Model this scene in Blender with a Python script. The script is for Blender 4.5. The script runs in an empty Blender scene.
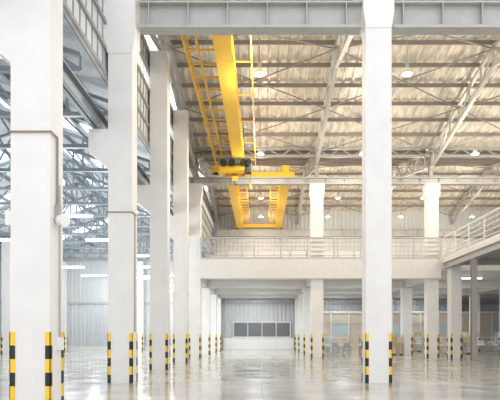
import bpy, math, random
from mathutils import Vector
random.seed(3)
S=bpy.context.scene
S.view_settings.view_transform='Standard'

# ---------------- materials ----------------
def mat(name,col,rough=.5,metal=0,var=0.0,vscale=3,bump=0,bscale=20,emit=None,es=0,stretch=(1,1,1),spec=.5):
    m=bpy.data.materials.new(name);m.use_nodes=True
    nt=m.node_tree;b=nt.nodes['Principled BSDF']
    b.inputs['Base Color'].default_value=(*col,1)
    b.inputs['Roughness'].default_value=rough
    b.inputs['Metallic'].default_value=metal
    b.inputs['Specular IOR Level'].default_value=spec
    tc=nt.nodes.new('ShaderNodeTexCoord');mp=nt.nodes.new('ShaderNodeMapping')
    mp.inputs['Scale'].default_value=stretch
    nt.links.new(tc.outputs['Object'],mp.inputs['Vector'])
    if var>0:
        n=nt.nodes.new('ShaderNodeTexNoise');n.inputs['Scale'].default_value=vscale;n.inputs['Detail'].default_value=6
        r=nt.nodes.new('ShaderNodeValToRGB')
        r.color_ramp.elements[0].position=.3;r.color_ramp.elements[1].position=.7
        r.color_ramp.elements[0].color=(*[c*(1-var) for c in col],1)
        r.color_ramp.elements[1].color=(*[min(1,c*(1+var*.4)) for c in col],1)
        nt.links.new(mp.outputs['Vector'],n.inputs['Vector']);nt.links.new(n.outputs['Fac'],r.inputs['Fac'])
        nt.links.new(r.outputs['Color'],b.inputs['Base Color'])
    if bump>0:
        n=nt.nodes.new('ShaderNodeTexNoise');n.inputs['Scale'].default_value=bscale;n.inputs['Detail'].default_value=4
        bp=nt.nodes.new('ShaderNodeBump');bp.inputs['Strength'].default_value=bump
        nt.links.new(mp.outputs['Vector'],n.inputs['Vector']);nt.links.new(n.outputs['Fac'],bp.inputs['Height'])
        nt.links.new(bp.outputs['Normal'],b.inputs['Normal'])
    if emit:
        b.inputs['Emission Color'].default_value=(*emit,1);b.inputs['Emission Strength'].default_value=es
    return m
M=dict(
 paint=mat('painted_concrete',(.82,.81,.79),.55,var=.05,vscale=1.5),
 slab=mat('slab_paint',(.75,.735,.71),.55,var=.04),
 yel=mat('safety_yellow',(.93,.62,.03),.4),
 blk=mat('safety_black',(.02,.02,.02),.5),
 steel=mat('grey_steel',(.38,.375,.36),.45,.15,var=.1),
 gird=mat('runway_grey_paint',(.46,.46,.445),.45,.1,var=.08),
 dsteel=mat('dark_steel',(.17,.19,.20),.5,.2),
 lsteel=mat('light_steel',(.46,.45,.42),.45,.15),
 purl=mat('purlin_steel',(.26,.24,.22),.5,.2),
 bsteel=mat('blue_grey_steel',(.25,.29,.32),.45,.2),
 rail=mat('rail_paint',(.50,.485,.46),.4,.1),
 wrail=mat('rail_paint_white',(.78,.77,.74),.4,.0),
 crane=mat('crane_yellow',(.88,.53,.045),.45,var=.08,vscale=.8),
 foil=mat('roof_insulation',(.72,.66,.57),.45,.15,var=.38,vscale=2.6,bump=1.0,bscale=3.5,stretch=(1.6,.45,1)),
 bfoil=mat('left_roof_sheet',(.56,.60,.63),.5,.05,var=.18,vscale=3,bump=.4,bscale=4,stretch=(.5,1.5,1)),
 corr=mat('corrugated_sheet',(.60,.62,.63),.45,.15,var=.05),
 clere=mat('clerestory_sheet',(.66,.69,.70),.5,.05,var=.08),
 louv=mat('louver_grey',(.18,.19,.20),.5),
 lslat=mat('louver_slat',(.26,.27,.28),.5),
 white=mat('white_panel',(.85,.85,.83),.5),
 cable=mat('conduit_brown',(.30,.24,.19),.5),
 beige=mat('beige_board',(.66,.58,.46),.6,var=.1),
 carton=mat('carton_board',(.55,.42,.28),.7,var=.1),
 wood=mat('pallet_wood',(.48,.36,.22),.7,var=.2),
 glass=mat('partition_glass',(.50,.60,.64),.1),
 blue=mat('chair_grey',(.34,.40,.44),.5),
 lamp=mat('lamp_glow',(1,.95,.85),.4,emit=(1,.93,.80),es=9),
 tube=mat('tube_glow',(1,1,1),.4,emit=(.95,.98,1),es=6),
 sky=mat('skylight_sheet',(.9,.95,1),.5,emit=(.90,.96,1),es=1.4),
 win=mat('clerestory_glazing',(.9,.95,1),.5,emit=(.90,.95,1),es=.5),
)
fm=bpy.data.materials.new('polished_concrete');fm.use_nodes=True
nt=fm.node_tree;b=nt.nodes['Principled BSDF'];N=nt.nodes.new;L=nt.links.new
tc=N('ShaderNodeTexCoord')
n1=N('ShaderNodeTexNoise');n1.inputs['Scale'].default_value=.45;n1.inputs['Detail'].default_value=8
r1=N('ShaderNodeValToRGB');r1.color_ramp.elements[0].position=.3;r1.color_ramp.elements[1].position=.7
r1.color_ramp.elements[0].color=(.46,.445,.41,1);r1.color_ramp.elements[1].color=(.59,.575,.54,1)
L(tc.outputs['Object'],n1.inputs['Vector']);L(n1.outputs['Fac'],r1.inputs['Fac'])
br=N('ShaderNodeTexBrick');br.offset=0;br.inputs['Scale'].default_value=1
br.inputs['Brick Width'].default_value=6;br.inputs['Row Height'].default_value=6;br.inputs['Mortar Size'].default_value=.012
br.inputs['Color1'].default_value=(1,1,1,1);br.inputs['Color2'].default_value=(.96,.96,.96,1);br.inputs['Mortar'].default_value=(.6,.6,.6,1)
L(tc.outputs['Object'],br.inputs['Vector'])
mx=N('ShaderNodeMixRGB');mx.blend_type='MULTIPLY';mx.inputs[0].default_value=1
L(r1.outputs['Color'],mx.inputs[1]);L(br.outputs['Color'],mx.inputs[2]);L(mx.outputs['Color'],b.inputs['Base Color'])
n2=N('ShaderNodeTexNoise');n2.inputs['Scale'].default_value=.9;n2.inputs['Detail'].default_value=7
mr=N('ShaderNodeMapRange');mr.inputs['From Min'].default_value=.3;mr.inputs['From Max'].default_value=.7
mr.inputs['To Min'].default_value=.06;mr.inputs['To Max'].default_value=.20
L(tc.outputs['Object'],n2.inputs['Vector']);L(n2.outputs['Fac'],mr.inputs['Value']);L(mr.outputs['Result'],b.inputs['Roughness'])
bp=N('ShaderNodeBump');bp.inputs['Strength'].default_value=.025;L(n2.outputs['Fac'],bp.inputs['Height']);L(bp.outputs['Normal'],b.inputs['Normal'])
M['floor']=fm

# ---------------- mesh builder ----------------
class B:
    def __init__(s): s.v=[];s.f=[];s.m=[];s.k=[]
    def mi(s,k):
        if k not in s.k: s.k.append(k)
        return s.k.index(k)
    def poly(s,vs,fs,k):
        o=len(s.v);s.v+= [tuple(v) for v in vs]
        for f in fs: s.f.append([o+i for i in f]);s.m.append(s.mi(k))
    def box(s,x0,x1,y0,y1,z0,z1,k):
        vs=[(x,y,z) for z in(z0,z1) for y in(y0,y1) for x in(x0,x1)]
        s.poly(vs,[(0,2,3,1),(4,5,7,6),(0,1,5,4),(2,6,7,3),(0,4,6,2),(1,3,7,5)],k)
    def beam(s,p,q,w,h,k):
        p=Vector(p);q=Vector(q);d=(q-p).normalized()
        up=Vector((0,0,1)) if abs(d.z)<.98 else Vector((0,1,0))
        a=d.cross(up).normalized()*w/2;c=a.cross(d).normalized()*h/2
        vs=[p-a-c,p+a-c,p+a+c,p-a+c,q-a-c,q+a-c,q+a+c,q-a+c]
        s.poly(vs,[(0,1,2,3),(7,6,5,4),(0,4,5,1),(1,5,6,2),(2,6,7,3),(3,7,4,0)],k)
    def ibeam(s,p,q,w,h,k,t=.04):
        p=Vector(p);q=Vector(q);d=(q-p).normalized();up=Vector((0,0,1))
        a=d.cross(up).normalized();c=a.cross(d).normalized()
        s.beam(p,q,t,h,k);o=c*(h/2-t/2)
        s.beam(p+o,q+o,w,t,k);s.beam(p-o,q-o,w,t,k)
    def cyl(s,p,q,r,k,n=10,r2=None,cap=True):
        p=Vector(p);q=Vector(q);d=(q-p).normalized();r2=r if r2 is None else r2
        up=Vector((0,0,1)) if abs(d.z)<.98 else Vector((0,1,0))
        a=d.cross(up).normalized();c=a.cross(d).normalized();vs=[]
        for P,R in((p,r),(q,r2)):
            for i in range(n):
                t=2*math.pi*i/n;vs.append(P+a*R*math.cos(t)+c*R*math.sin(t))
        fs=[(i,(i+1)%n,n+(i+1)%n,n+i) for i in range(n)]
        if cap: fs+=[tuple(range(n))[::-1],tuple(range(n,2*n))]
        s.poly(vs,fs,k)
    def prismY(s,pts,y0,y1,k):
        n=len(pts);vs=[(x,y0,z) for x,z in pts]+[(x,y1,z) for x,z in pts]
        s.poly(vs,[tuple(range(n)),tuple(range(2*n-1,n-1,-1))]+[(i,n+i,n+(i+1)%n,(i+1)%n) for i in range(n)],k)
    def prismX(s,pts,x0,x1,k):
        n=len(pts);vs=[(x0,y,z) for y,z in pts]+[(x1,y,z) for y,z in pts]
        s.poly(vs,[tuple(range(n)),tuple(range(2*n-1,n-1,-1))]+[(i,n+i,n+(i+1)%n,(i+1)%n) for i in range(n)],k)
    def done(s,name):
        me=bpy.data.meshes.new(name);me.from_pydata(s.v,[],s.f)
        for k in s.k: me.materials.append(M[k])
        me.polygons.foreach_set('material_index',s.m);me.update()
        import bmesh
        bm=bmesh.new();bm.from_mesh(me);bmesh.ops.recalc_face_normals(bm,faces=bm.faces);bm.to_mesh(me);bm.free()
        o=bpy.data.objects.new(name,me);S.collection.objects.link(o);return o

XL0,XL1=-4.81,-4.06
XR0,XR1=3.25,4.05
DY=.65
YC=[9.95,16.25,22.3,28.2,34.3,40.3,46.3,51.4]
EAVE,RIDGE=14.0,15.9
XW0,XW1=-27,26
YB=52.3

# ---------------- shell ----------------
b=B();b.box(XW0,XW1,-6,YB+.3,-.3,0,'floor');b.done('floor')
def corr(b,x0,x1,y,z0,z1,k,p=.42,a=.09):
    x=x0;pts=[]
    while x<x1:
        pts+=[(x,y),(x+p*.4,y),(x+p*.5,y-a),(x+p*.9,y-a)];x+=p
    n=len(pts);vs=[(X,Y,z0) for X,Y in pts]+[(X,Y,z1) for X,Y in pts]
    b.poly(vs,[(i,i+1,n+i+1,n+i) for i in range(n-1)],k)
b=B();b.box(XW0,XW1,YB+.1,YB+.3,0,16,'corr');corr(b,XW0,XW1,YB+.08,0,16,'corr')
b.box(XW0,XW1,YB-.04,YB+.05,0,.35,'slab')
for z in(4.6,8.9): b.box(XW0,XW1,YB-.1,YB+.05,z,z+.18,'lsteel')
b.done('wall_back')
b=B();b.box(XW0-.2,XW0,6,YB+.3,0,14,'corr')
for z in (1.2,3,5,7): b.box(XW0,XW0+.1,6,YB,z,z+.15,'bsteel')
b.done('wall_left')
b=B();b.box(XW1,XW1+.2,14,YB+.3,0,16,'corr')
for z in (1.2,3,5,7,9,11,13): b.box(XW1-.1,XW1,14,YB,z,z+.15,'lsteel')
b.done('wall_right')
b=B()
b.box(-5.0,-4.92,8,YB,9.6,EAVE,'clere')
for i,z in enumerate([9.6,10.4,11.2,12.0,12.8,13.6]): b.box(-4.92,-4.84,8,YB,z,z+.12,'steel')
y=8
while y<YB: b.box(-4.92,-4.9,y,y+.06,9.6,EAVE,'bsteel');y+=.5
b.box(-4.92,-4.905,8,YB,12.15,12.75,'win')
b.done('wall_clerestory')

def roofz(y,y0,y1):
    m=(y0+y1)/2;return EAVE+(RIDGE-EAVE)*(1-abs(y-m)/((y1-y0)/2))
b=B()
bays=[(16.25,34.3),(34.3,52.4)]
for y0,y1 in bays:
    m=(y0+y1)/2
    for ya,yb in((y0,m),(m,y1)):
        za,zb=roofz(ya,y0,y1),roofz(yb,y0,y1)
        x=-5;p=.5;pts=[]
        while x<XW1: pts+=[(x,0),(x+p*.62,0),(x+p*.72,-.07),(x+p*.9,-.07)];x+=p
        n=len(pts);vs=[(X,ya,za+Z) for X,Z in pts]+[(X,yb,zb+Z) for X,Z in pts]
        b.poly(vs,[(i,i+1,n+i+1,n+i) for i in range(n-1)],'foil')
        b.prismX([(ya,za+.1),(yb,zb+.1),(yb,zb+.2),(ya,za+.2)],-5,XW1,'foil')
b.done('ceiling')
b=B()
for y0,y1 in bays:
    for i in range(1,12):
        y=y0+(y1-y0)*i/12;z=roofz(y,y0,y1)-.19
        b.box(-4.9,XW1-.05,y-.035,y+.035,z-.1,z+.1,'purl')
b.done('roof_purlins')
for y0,y1 in bays:
    for X in(-4.44,3.6,11.25,19):
        b=B();m=(y0+y1)/2;dep=1.0;n=12
        T=[];Bo=[]
        for i in range(n+1):
            y=y0+.15+(y1-y0-.3)*i/n;z=roofz(y,y0,y1)-.36
            T.append(Vector((X,y,z)));Bo.append(Vector((X,y,z-dep)))
        for i in range(n):
            b.beam(T[i],T[i+1],.18,.14,'lsteel');b.beam(Bo[i],Bo[i+1],.18,.14,'lsteel')
            b.beam(T[i],Bo[i],.08,.08,'lsteel')
            if i%2: b.beam(Bo[i],T[i+1],.08,.08,'lsteel')
            else: b.beam(T[i],Bo[i+1],.08,.08,'lsteel')
        b.beam(T[n],Bo[n],.08,.08,'lsteel')
        b.done('roof_truss')
b=B()
for y0,y1 in bays:
    for xa,xb in((-4.4,3.6),(3.6,11.25),(11.25,19)):
        for ya,yb in((y0,y0+4.5),(y0+4.5,y0+9),(y0+9,y0+13.5),(y0+13.5,y1)):
            za,zb=roofz(ya,y0,y1)-.5,roofz(yb,y0,y1)-.5
            b.cyl((xa,ya,za),(xb,yb,zb),.035,'purl',6);b.cyl((xb,ya,za),(xa,yb,zb),.035,'purl',6)
b.done('roof_bracing')
for y in(16.4,34.45):
    b=B();zt,zb=13.85,13.35
    for z in(zt,zb): b.box(-4.4,XW1-.1,y-.08,y+.08,z-.08,z+.08,'steel')
    x=-4.4;i=0
    while x<XW1-1.4:
        b.beam((x,y,zb if i%2 else zt),(x+.8,y,zt if i%2 else zb),.06,.06,'steel');x+=.8;i+=1
    b.done('girder_truss')

# ---------------- columns ----------------
def guards(b,x0,x1,y0,y1,H=1.56):
    w=.085;t=.015;n=6
    for i in range(n):
        z0=H*i/n;z1=H*(i+1)/n;k='blk' if i%2==0 else 'yel'
        for xs,sx in((x0,-1),(x1,1)):
            for ys,sy in((y0,-1),(y1,1)):
                xa,xb=sorted((xs+sx*t,xs-sx*w));ya,yb=sorted((ys,ys+sy*t));b.box(xa,xb,ya,yb,z0,z1,k)
                xa,xb=sorted((xs,xs+sx*t));ya,yb=sorted((ys+sy*t,ys-sy*w));b.box(xa,xb,ya,yb,z0,z1,k)
def flare(b,x0,x1,y,H,wl=.2,wr=.2,h1=.55,h2=.7):
    pts=[(x0,H-h1-h2),(x1,H-h1-h2),(x1+wr,H-h1),(x1+wr,H),(x0-wl,H),(x0-wl,H-h1)]
    b.prismY(pts,y-.02,y+DY+.02,'paint')
def column(x0,x1,y,H,corb=False,fl=None):
    b=B();b.box(x0,x1,y,y+DY,0,H,'paint');guards(b,x0,x1,y,y+DY)
    if corb: b.prismY([(x0+.02,6.7),(x0+.02,7.95),(x0-.62,7.95),(x0-.62,7.25)],y+.01,y+DY-.01,'paint')
    if fl: flare(b,x0,x1,y,H,*fl)
    return b
for i,y in enumerate(YC):
    H={0:13.8,1:13.2,2:13.7,3:13.7,4:11.5}.get(i,5.14)
    b=column(XL0,XL1,y,H,corb=i<4,fl={1:(.24,.1,2.4,.5),4:(.22,.1)}.get(i))
    if i==0:
        zc=1.5+203*9.95/520
        b.cyl((XL0-.05,y-.03,zc),(XL1+.03,y-.03,zc),.018,'cable',8)
        b.cyl((XL1+.03,y-.03,zc),(XL1+.03,y+.3,zc),.018,'cable',8)
        b.cyl((XL1+.03,y+.3,zc),(XL1+.03,y+.3,zc-1.6),.022,'cable',8)
        b.cyl((XL1+.03,y+.42,zc-.9),(XL1+.03,y+.42,1.3),.014,'steel',8)
        b.box(XL1,XL1+.08,y+.34,y+.5,1.2,1.45,'white')
        z=3.75
        b.box(XL1,XL1+.1,y+.22,y+.32,z-.05,z+.3,'steel');b.cyl((XL1+.1,y+.27,z),(XL1+.24,y+.15,z-.03),.11,'white',14)
        b.box(XL0-.16,XL0,y+.1,y+.4,z-.12,z+.16,'white')
    if i==1:
        b.cyl((XL0-.03,y-.02,5.34),(XL1+.03,y-.02,5.34),.018,'cable',8);b.cyl((XL1+.02,y-.02,5.34),(XL1+.02,y+.5,5.34),.018,'cable',8)
        b.cyl((XL1+.02,y+.3,5.3),(XL1+.02,y+.3,1.6),.018,'steel',8)
    b.done('concrete_column')
for i in(1,4,5,6,7):
    y=YC[i];H={1:13.2,4:11.5}.get(i,5.14)
    column(XR0,XR1,y,H,fl={1:(.08,.08,1.6,.5),4:(.08,.08,.6,.4)}.get(i)).done('concrete_column')
for i in(4,5,6,7):
    H={4:11.5}.get(i,5.14)
    column(10.9,11.65,YC[i],H,fl=(.1,.1,.6,.4) if i==4 else None).done('concrete_column')
    column(18.7,19.4,YC[i],H).done('concrete_column')
for X in(10.9,18.7):
    column(X,X+.75,16.25,13.2).done('concrete_column')
for y in YC[1:]:
    column(-20.2,-19.5,y,8.8).done('concrete_column')
    if y>45:
        column(-12.4,-11.8,y,8.8).done('concrete_column')
for X in(-4.44,3.65,11.27,19.05):
    for y in(34.75,):
        b=B();b.box(X-.13,X+.13,y-.13,y-.1,12.03,13.9,'steel');b.box(X-.13,X+.13,y+.1,y+.13,12.03,13.9,'steel');b.box(X-.015,X+.015,y-.1,y+.1,12.03,13.9,'steel')
        b.done('steel_post')
# ---------------- crane runway girders ----------------
def runway(y,z0,z1,segs):
    b=B()
    for x0,x1 in segs:
        b.box(x0,x1,y-.22,y+.22,z0,z0+.09,'gird');b.box(x0,x1,y-.2,y+.2,z1-.06,z1,'gird');b.box(x0,x1,y-.02,y+.02,z0+.09,z1-.06,'gird')
        x=x0+.3
        while x<x1: b.box(x,x+.03,y-.2,y+.2,z0+.09,z1-.06,'gird');x+=1.25
        b.box(x0,x1,y-.04,y+.04,z1,z1+.06,'dsteel')
    b.done('crane_runway_beam')
runway(16.6,11.2,12.05,((-3.9,3.15),(4.15,10.85),(11.7,18.65),(19.5,XW1-.1)))
runway(34.6,11.5,11.95,((-4.8,XW1-.1),))
runway(51.7,11.3,11.95,((-4.8,XW1-.1),))
b=B();b.ibeam((-5.15,9,8.2),(-5.15,52,8.2),.3,.5,'bsteel');b.done('crane_runway_beam')

# ---------------- overhead cranes ----------------
def crane(xm,y0,y1,z,second=None,walk=None,ty=None):
    b=B()
    gs=[xm]+([second] if second is not None else [])
    for X in gs:
        b.box(X-.24,X+.24,y0+1,y1-1,z,z+.95,'crane')
        b.box(X-.32,X+.32,y0+.6,y1-.6,z+.95,z+1.0,'crane');b.box(X-.32,X+.32,y0+1,y1-1,z-.04,z,'crane')
        for ya in(y0,y1-1): b.box(X-.22,X+.22,ya+.15,ya+1.01,z+.4,z+.96,'crane')
        for y in[y0+2+i*1.5 for i in range(int((y1-y0-3)/1.5))]: b.box(X-.27,X+.27,y,y+.03,z,z+.95,'crane')
    xs=gs+([walk] if walk is not None else [])
    xa,xb=min(xs)-.6,max(xs)+.6
    for y in(y0+.3,y1-.3):
        b.box(xa,xb,y-.18,y+.18,z+.16,z+.5,'crane')
        for X in(xa+.3,xb-.3): b.cyl((X,y-.1,z+.13),(X,y+.1,z+.13),.12,'blk',14)
    if walk is not None:
        for X in(walk-.25,walk+.25): b.box(X-.04,X+.04,y0+.4,y1-.4,z+.55,z+.66,'crane')
        y=y0+.8
        while y<y1-.8:
            b.box(walk-.25,walk+.25,y-.03,y+.03,z+.58,z+.63,'crane')
            b.box(walk-.27,walk-.23,y-.02,y+.02,z+.6,z+1.2,'crane');y+=1.1
            b.box(walk+.25,xm-.24,y-.03,y+.03,z+.56,z+.62,'crane')
        for h in(.9,1.2): b.box(walk-.27,walk-.23,y0+.8,y1-.8,z+h-.02,z+h+.02,'crane')
        b.box(xm+1.0,xm+1.06,y0+.4,y1-.4,z+.6,z+.66,'crane')
        y=y0+2
        while y<y1-1: b.box(xm+.24,xm+1.03,y,y+.05,z+.6,z+.65,'crane');y+=3
    elif second is not None:
        for xa_,xb_ in((xm+.24,xm+.95),(second-.95,second-.24)):
            xr=xb_ if xb_<0 else xa_
            b.box(xr-.03,xr+.03,y0+1.2,y1-1,z+.5,z+.6,'crane')
            y=y0+1.5
            while y<y1-1: b.box(xa_,xb_,y-.03,y+.03,z+.5,z+.58,'crane');y+=.9
    if ty:
        b.box(xm-1.1,xm+.75,ty-.5,ty+.5,z-.35,z-.06,'dsteel')
        for dx in(-.85,-.35,.35,.65): b.cyl((xm+dx,ty-.55,z-.3),(xm+dx,ty-.35,z-.3),.2,'blk',14)
        b.cyl((xm-.8,ty,z-.55),(xm+.4,ty,z-.55),.26,'crane',16)
        b.box(xm+.4,xm+.8,ty-.25,ty+.25,z-.8,z-.3,'blk')
        b.box(xm-1.15,xm-.8,ty-.25,ty+.25,z-.85,z-.35,'crane')
        for dx in(-.3,-.1): b.cyl((xm+dx,ty,z-.6),(xm+dx,ty,z-1.0),.02,'blk',6)
        b.box(xm-.38,xm-.02,ty-.1,ty+.1,z-1.3,z-1.0,'crane')
        b.cyl((xm-.2,ty,z-1.3),(xm-.2,ty,z-1.45),.03,'blk',8)
        b.cyl((xm-.2,ty,z-1.45),(xm-.05,ty,z-1.55),.03,'blk',8)
        b.cyl((xm+.75,ty,z-.5),(xm+.75,ty,z-1.5),.015,'blk',6);b.box(xm+.7,xm+.8,ty-.05,ty+.05,z-1.75,z-1.45,'crane')
    return b.done('overhead_crane')
crane(-1.45,16.3,34.8,12.1,walk=-2.75,ty=31.5)
crane(-2.1,34.95,52.0,12.0,second=1.6)

# ---------------- mezzanine ----------------
b=B()
b.box(-5,XW1,34.36,YB,5.75,6.4,'slab')
b.box(-4.04,11.7,33.95,34.35,5.2,6.45,'slab')
for y in YC[5:]: b.box(-4.9,XW1,y+.1,y+.5,5.15,5.74,'slab')
for X in(-4.44,3.65,11.27,19): b.box(X-.2,X+.2,34.97,YB,5.2,5.745,'slab')
b.done('mezzanine_slab')
b=B()
b.box(11.76,XW1-.1,17,34.0,6.2,6.4,'slab')
b.ibeam((11.91,17,6.0),(11.91,34,6.0),.3,.4,'gird')
for y in(20,23,26,29,32): b.ibeam((11.9,y,6.0),(XW1-.1,y,6.0),.2,.38,'steel')
b.done('side_mezzanine_deck')
for y in(17.5,29.1):
    b=B();X=11.85
    b.box(X-.14,X+.14,y-.14,y-.11,0,5.79,'steel');b.box(X-.14,X+.14,y+.11,y+.14,0,5.79,'steel');b.box(X-.02,X+.02,y-.11,y+.11,0,5.79,'steel')
    b.box(X-.22,X+.22,y-.22,y+.22,0,.04,'steel')
    b.done('steel_column')
b=B();b.box(12.08,12.75,33.2,33.9,0,6.19,'paint');guards(b,12.08,12.75,33.2,33.9);b.done('concrete_column')
def railing(p,q,H=1.42,n=5,st=1.6,k='rail'):
    b=B();p=Vector(p);q=Vector(q);Ln=(q-p).length;m=int(Ln/st)
    for i in range(m+1):
        a=p+(q-p)*i/m;b.cyl(a,a+Vector((0,0,H)),.045,k,8)
    for i in range(n):
        h=Vector((0,0,H*(i+1)/n));b.cyl(p+h,q+h,.055 if i==n-1 else .03,k,8)
    b.beam(p+Vector((0,0,.08)),q+Vector((0,0,.08)),.02,.15,k)
    b.done('guard_railing')
railing((-4.0,34.1,6.45),(11.7,34.1,6.45))
railing((11.82,33.9,6.4),(11.82,17.2,6.4),k='wrail',st=1.9)
railing((-4.0,50.5,6.4),(25,50.5,6.4),1.3,3)

for X in(-8.3,-.4,7.4,15):
    for y in(37.5,43.5,49):
        b=B();b.box(X-.9,X+.9,y-.12,y+.12,5.62,5.749,'white');b.cyl((X-.85,y,5.58),(X+.85,y,5.58),.04,'tube',8);b.done('fluorescent_lamp')
        l=bpy.data.lights.new('tube','AREA');l.shape='RECTANGLE';l.size=1.7;l.size_y=.2;l.energy=125;l.color=(.95,.98,1)
        o=bpy.data.objects.new('tube_light',l);o.location=(X,y,5.5);S.collection.objects.link(o)

b=B()
for i in range(4):
    x0=-2.8+i*1.42;b.box(x0,x0+1.3,YB-.12,YB-.05,1.35,2.75,'louv')
    for j in range(9): 
        z=1.42+j*.145;b.prismX([(YB-.2,z),(YB-.12,z+.1),(YB-.12,z+.12),(YB-.2,z+.02)],x0+.04,x0+1.26,'lslat')
    b.box(x0-.06,x0,YB-.2,YB-.05,1.3,2.8,'white')
b.box(2.8,2.9,YB-.2,YB-.05,1.3,2.8,'white');b.box(-2.9,2.9,YB-.2,YB-.05,2.75,2.85,'white')
b.box(-2.9,2.9,YB-.22,YB-.05,1.22,1.34,'white')
b.done('window_1')
b=B();b.box(-3.9,3.2,YB-.15,YB-.05,.0,1.2,'white');b.box(-3.9,3.2,YB-.22,YB-.05,0,.12,'slab')
for x in(-2,-.3,1.4): b.box(x,x+.04,YB-.17,YB-.15,.12,1.2,'slab')
b.done('dado_panel')
b=B()
for i in range(10):
    x0=-3.5+i*1.6;b.box(x0,x0+1.45,YB-.1,YB-.04,8.6,9.9,'white')
    for j in range(6): b.box(x0+.05,x0+1.4,YB-.14,YB-.1,8.7+j*.2,8.8+j*.2,'corr')
b.done('window_2')

# left hall roof + trusses
def lz(x):
    if x>-20: return 9.5+2.6*(1-abs(x+12.4)/7.6)
    return 9.5+1.5*(-20-x)/7
b=B()
xs=[-5.02,-12.4,-20,-27]
for i in range(3):
    xa,xb=xs[i],xs[i+1];za,zb=lz(xa),lz(xb)
    b.prismY([(xa,za),(xb,zb),(xb,zb+.12),(xa,za+.12)],8,YB,'bfoil')
b.done('ceiling_side_hall')
b=B()
for x in(-6.3,-7.8,-9.3,-10.8,-12.3,-13.9,-15.4,-16.9,-18.4,-20,-22,-24,-26): b.box(x-.05,x+.05,8,YB-.05,lz(x)-.24,lz(x)-.04,'bsteel')
b.done('side_hall_purlins')
for y in[8.6+2.95*i for i in range(15)]:
    b=B();zb=8.9
    n=10
    P=[-5.05-14.95*i/n for i in range(n+1)]
    b.beam((-5.05,y,zb),(-20,y,zb),.14,.14,'bsteel')
    for i in range(n):
        t0=(P[i],y,lz(P[i])-.3);t1=(P[i+1],y,lz(P[i+1])-.3);b0=(P[i],y,zb);b1=(P[i+1],y,zb)
        b.beam(t0,t1,.13,.13,'bsteel');b.beam(t0,b0,.07,.07,'bsteel')
        b.beam(*((b0,t1) if i<n/2 else (t0,b1)),.07,.07,'bsteel')
    b.beam((-20,y,zb),(-26.95,y,zb),.12,.12,'bsteel')
    b.done('side_hall_truss')
b=B()
for y in[10+5.9*i for i in range(7)]:
    for xa,xb in((-6.6,-11.6),(-13.2,-18.6),(-20.5,-26)):
        za,zb=lz(xa)-.005,lz(xb)-.005
        b.prismY([(xa,za),(xb,zb),(xb,zb-.02),(xa,za-.02)],y+.3,y+1.7,'sky')
b.done('skylight_panels')
for y in(24,30,36,42,48):
    for X in(-9,-15.5):
        b=B();b.box(X-1.2,X+1.2,y-.08,y+.08,7.0,7.08,'white');b.cyl((X-1.15,y,6.96),(X+1.15,y,6.96),.04,'tube',8)
        for dx in(-1,1): b.cyl((X+dx,y,7.08),(X+dx,y,lz(X+dx)-.01),.012,'steel',6)
        b.done('fluorescent_lamp')
        l=bpy.data.lights.new('tube','POINT');l.energy=400;l.color=(.93,.97,1);l.shadow_soft_size=.5
        o=bpy.data.objects.new('tube_light',l);o.location=(X,y,6.3);S.collection.objects.link(o)

def highbay(X,y,z,ztop,E):
    b=B();b.cyl((X,y,z+.35),(X,y,ztop),.015,'steel',6);b.cyl((X,y,z+.2),(X,y,z+.45),.08,'lsteel',12)
    b.cyl((X,y,z-.02),(X,y,z+.22),.21,'white',20,r2=.09,cap=False);b.cyl((X,y,z-.03),(X,y,z+.0),.17,'lamp',18)
    b.done('high_bay_lamp')
    l=bpy.data.lights.new('hb','POINT');l.energy=E;l.color=(1,.90,.76);l.shadow_soft_size=.3
    o=bpy.data.objects.new('high_bay_light',l);o.location=(X,y,z-.6);S.collection.objects.link(o)
for X in(-.1,6,12.7,19.2):
    for y in(21.5,31): highbay(X,y,12.3,roofz(y,16.25,34.3)-.09,430)
    highbay(X,41,12.3,roofz(41,34.3,52.4)-.09,380)
    highbay(X,47.5,12.3,roofz(47.5,34.3,52.4)-.09,300)

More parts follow.
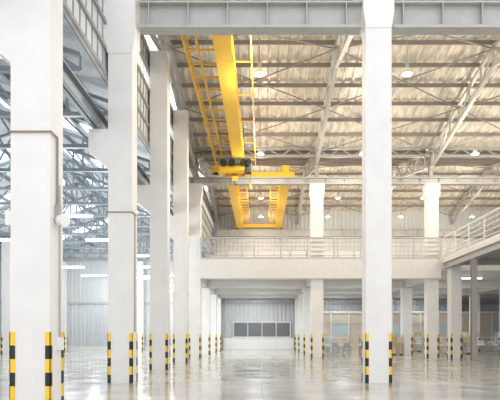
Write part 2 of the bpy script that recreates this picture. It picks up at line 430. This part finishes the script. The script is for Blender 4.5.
# ---------------- furniture under the mezzanine ----------------
def table(x,y,w=1.8,d=.8):
    b=B();b.box(x,x+w,y,y+d,.74,.79,'white')
    for xx in(x+.03,x+w-.08):
        for yy in(y+.03,y+d-.08): b.box(xx,xx+.05,yy,yy+.05,0,.74,'steel')
        b.box(xx,xx+.05,y+d-.08,y+d-.03,.79,1.5,'steel')
    b.box(x+.03,x+w-.03,y+d-.3,y+d-.03,1.3,1.34,'white');b.box(x+.05,x+w-.05,y+.1,y+d-.1,.2,.24,'lsteel')
    b.box(x+.2,x+.7,y+d-.35,y+d-.1,.79,1.1,'glass');b.box(x+1.0,x+1.5,y+d-.4,y+d-.1,.79,1.05,'beige');b.done('work_table')
def chair(x,y):
    b=B();b.box(x-.22,x+.22,y-.22,y+.22,.44,.5,'blue');b.box(x-.2,x+.2,y-.24,y-.2,.6,.95,'blue')
    for a in(-.18,.18):
        for c in(-.18,.18): b.cyl((x+a,y+c,0),(x+a*.9,y+c*.9,.45),.018,'steel',6)
        b.cyl((x+a,y-.22,.45),(x+a,y-.22,.9),.018,'steel',6)
    b.done('work_chair')
def pallet(x,y,rows):
    b=B()
    for dx in(0,.52,1.05): b.box(x+dx,x+dx+.12,y,y+1,0,.1,'wood')
    for j in range(6): b.box(x,x+1.17,y+j*.18,y+j*.18+.12,.1,.13,'wood')
    z=.13
    for r in range(rows):
        for i in range(2):
            for j in range(2):
                h=.4;b.box(x+.02+i*.58,x+.02+i*.58+.55,y+.02+j*.5,y+.5+j*.5,z,z+h,'carton' if (i+j+r)%3 else 'beige')
                b.box(x+.27+i*.58,x+.32+i*.58,y+.015+j*.5,y+.5+j*.5,z+.01,z+h+.002,'beige')
        z+=.403
    b.done('carton_pallet')
for x,y in((4.6,37),(7.0,37),(12.9,37.2),(15.4,37.2),(17.6,38.8),(5.0,42),(8,42),(12.7,43),(16,43)):
    table(x,y);chair(x+.5,y-.55);chair(x+1.3,y-.5)
for x,y,r in((9.3,38.2,3),(9.4,44,4),(14.2,40.6,3),(15.8,40.6,4),(20.6,41,3),(20.8,45.5,4),(13.2,46.8,4)): pallet(x,y,r)
b=B()
for i in range(11):
    x=4.9+i*1.7
    b.box(x,x+1.6,49.4,49.5,0,1.5,'beige');b.box(x,x+1.6,49.4,49.5,2.6,3.6,'beige')
    b.box(x+.03,x+1.57,49.43,49.47,1.5,2.6,'glass' if i%3==1 else 'beige');b.box(x+1.6,x+1.7,49.36,49.54,0,3.7,'white')
b.box(4.8,23.6,49.36,49.54,3.6,3.75,'white');b.done('office_partition')

# ---------------- world, camera ----------------
w=bpy.data.worlds.new('World');S.world=w;w.use_nodes=True
w.node_tree.nodes['Background'].inputs[0].default_value=(.985,.985,1,1);w.node_tree.nodes['Background'].inputs[1].default_value=1.5
c=bpy.data.cameras.new('Camera');c.sensor_width=36;c.lens=520/500*36;c.shift_x=-.024;c.shift_y=.27;c.clip_end=300
o=bpy.data.objects.new('Camera',c);o.location=(0,0,1.5);o.rotation_euler=(math.pi/2,0,0);S.collection.objects.link(o);S.camera=o
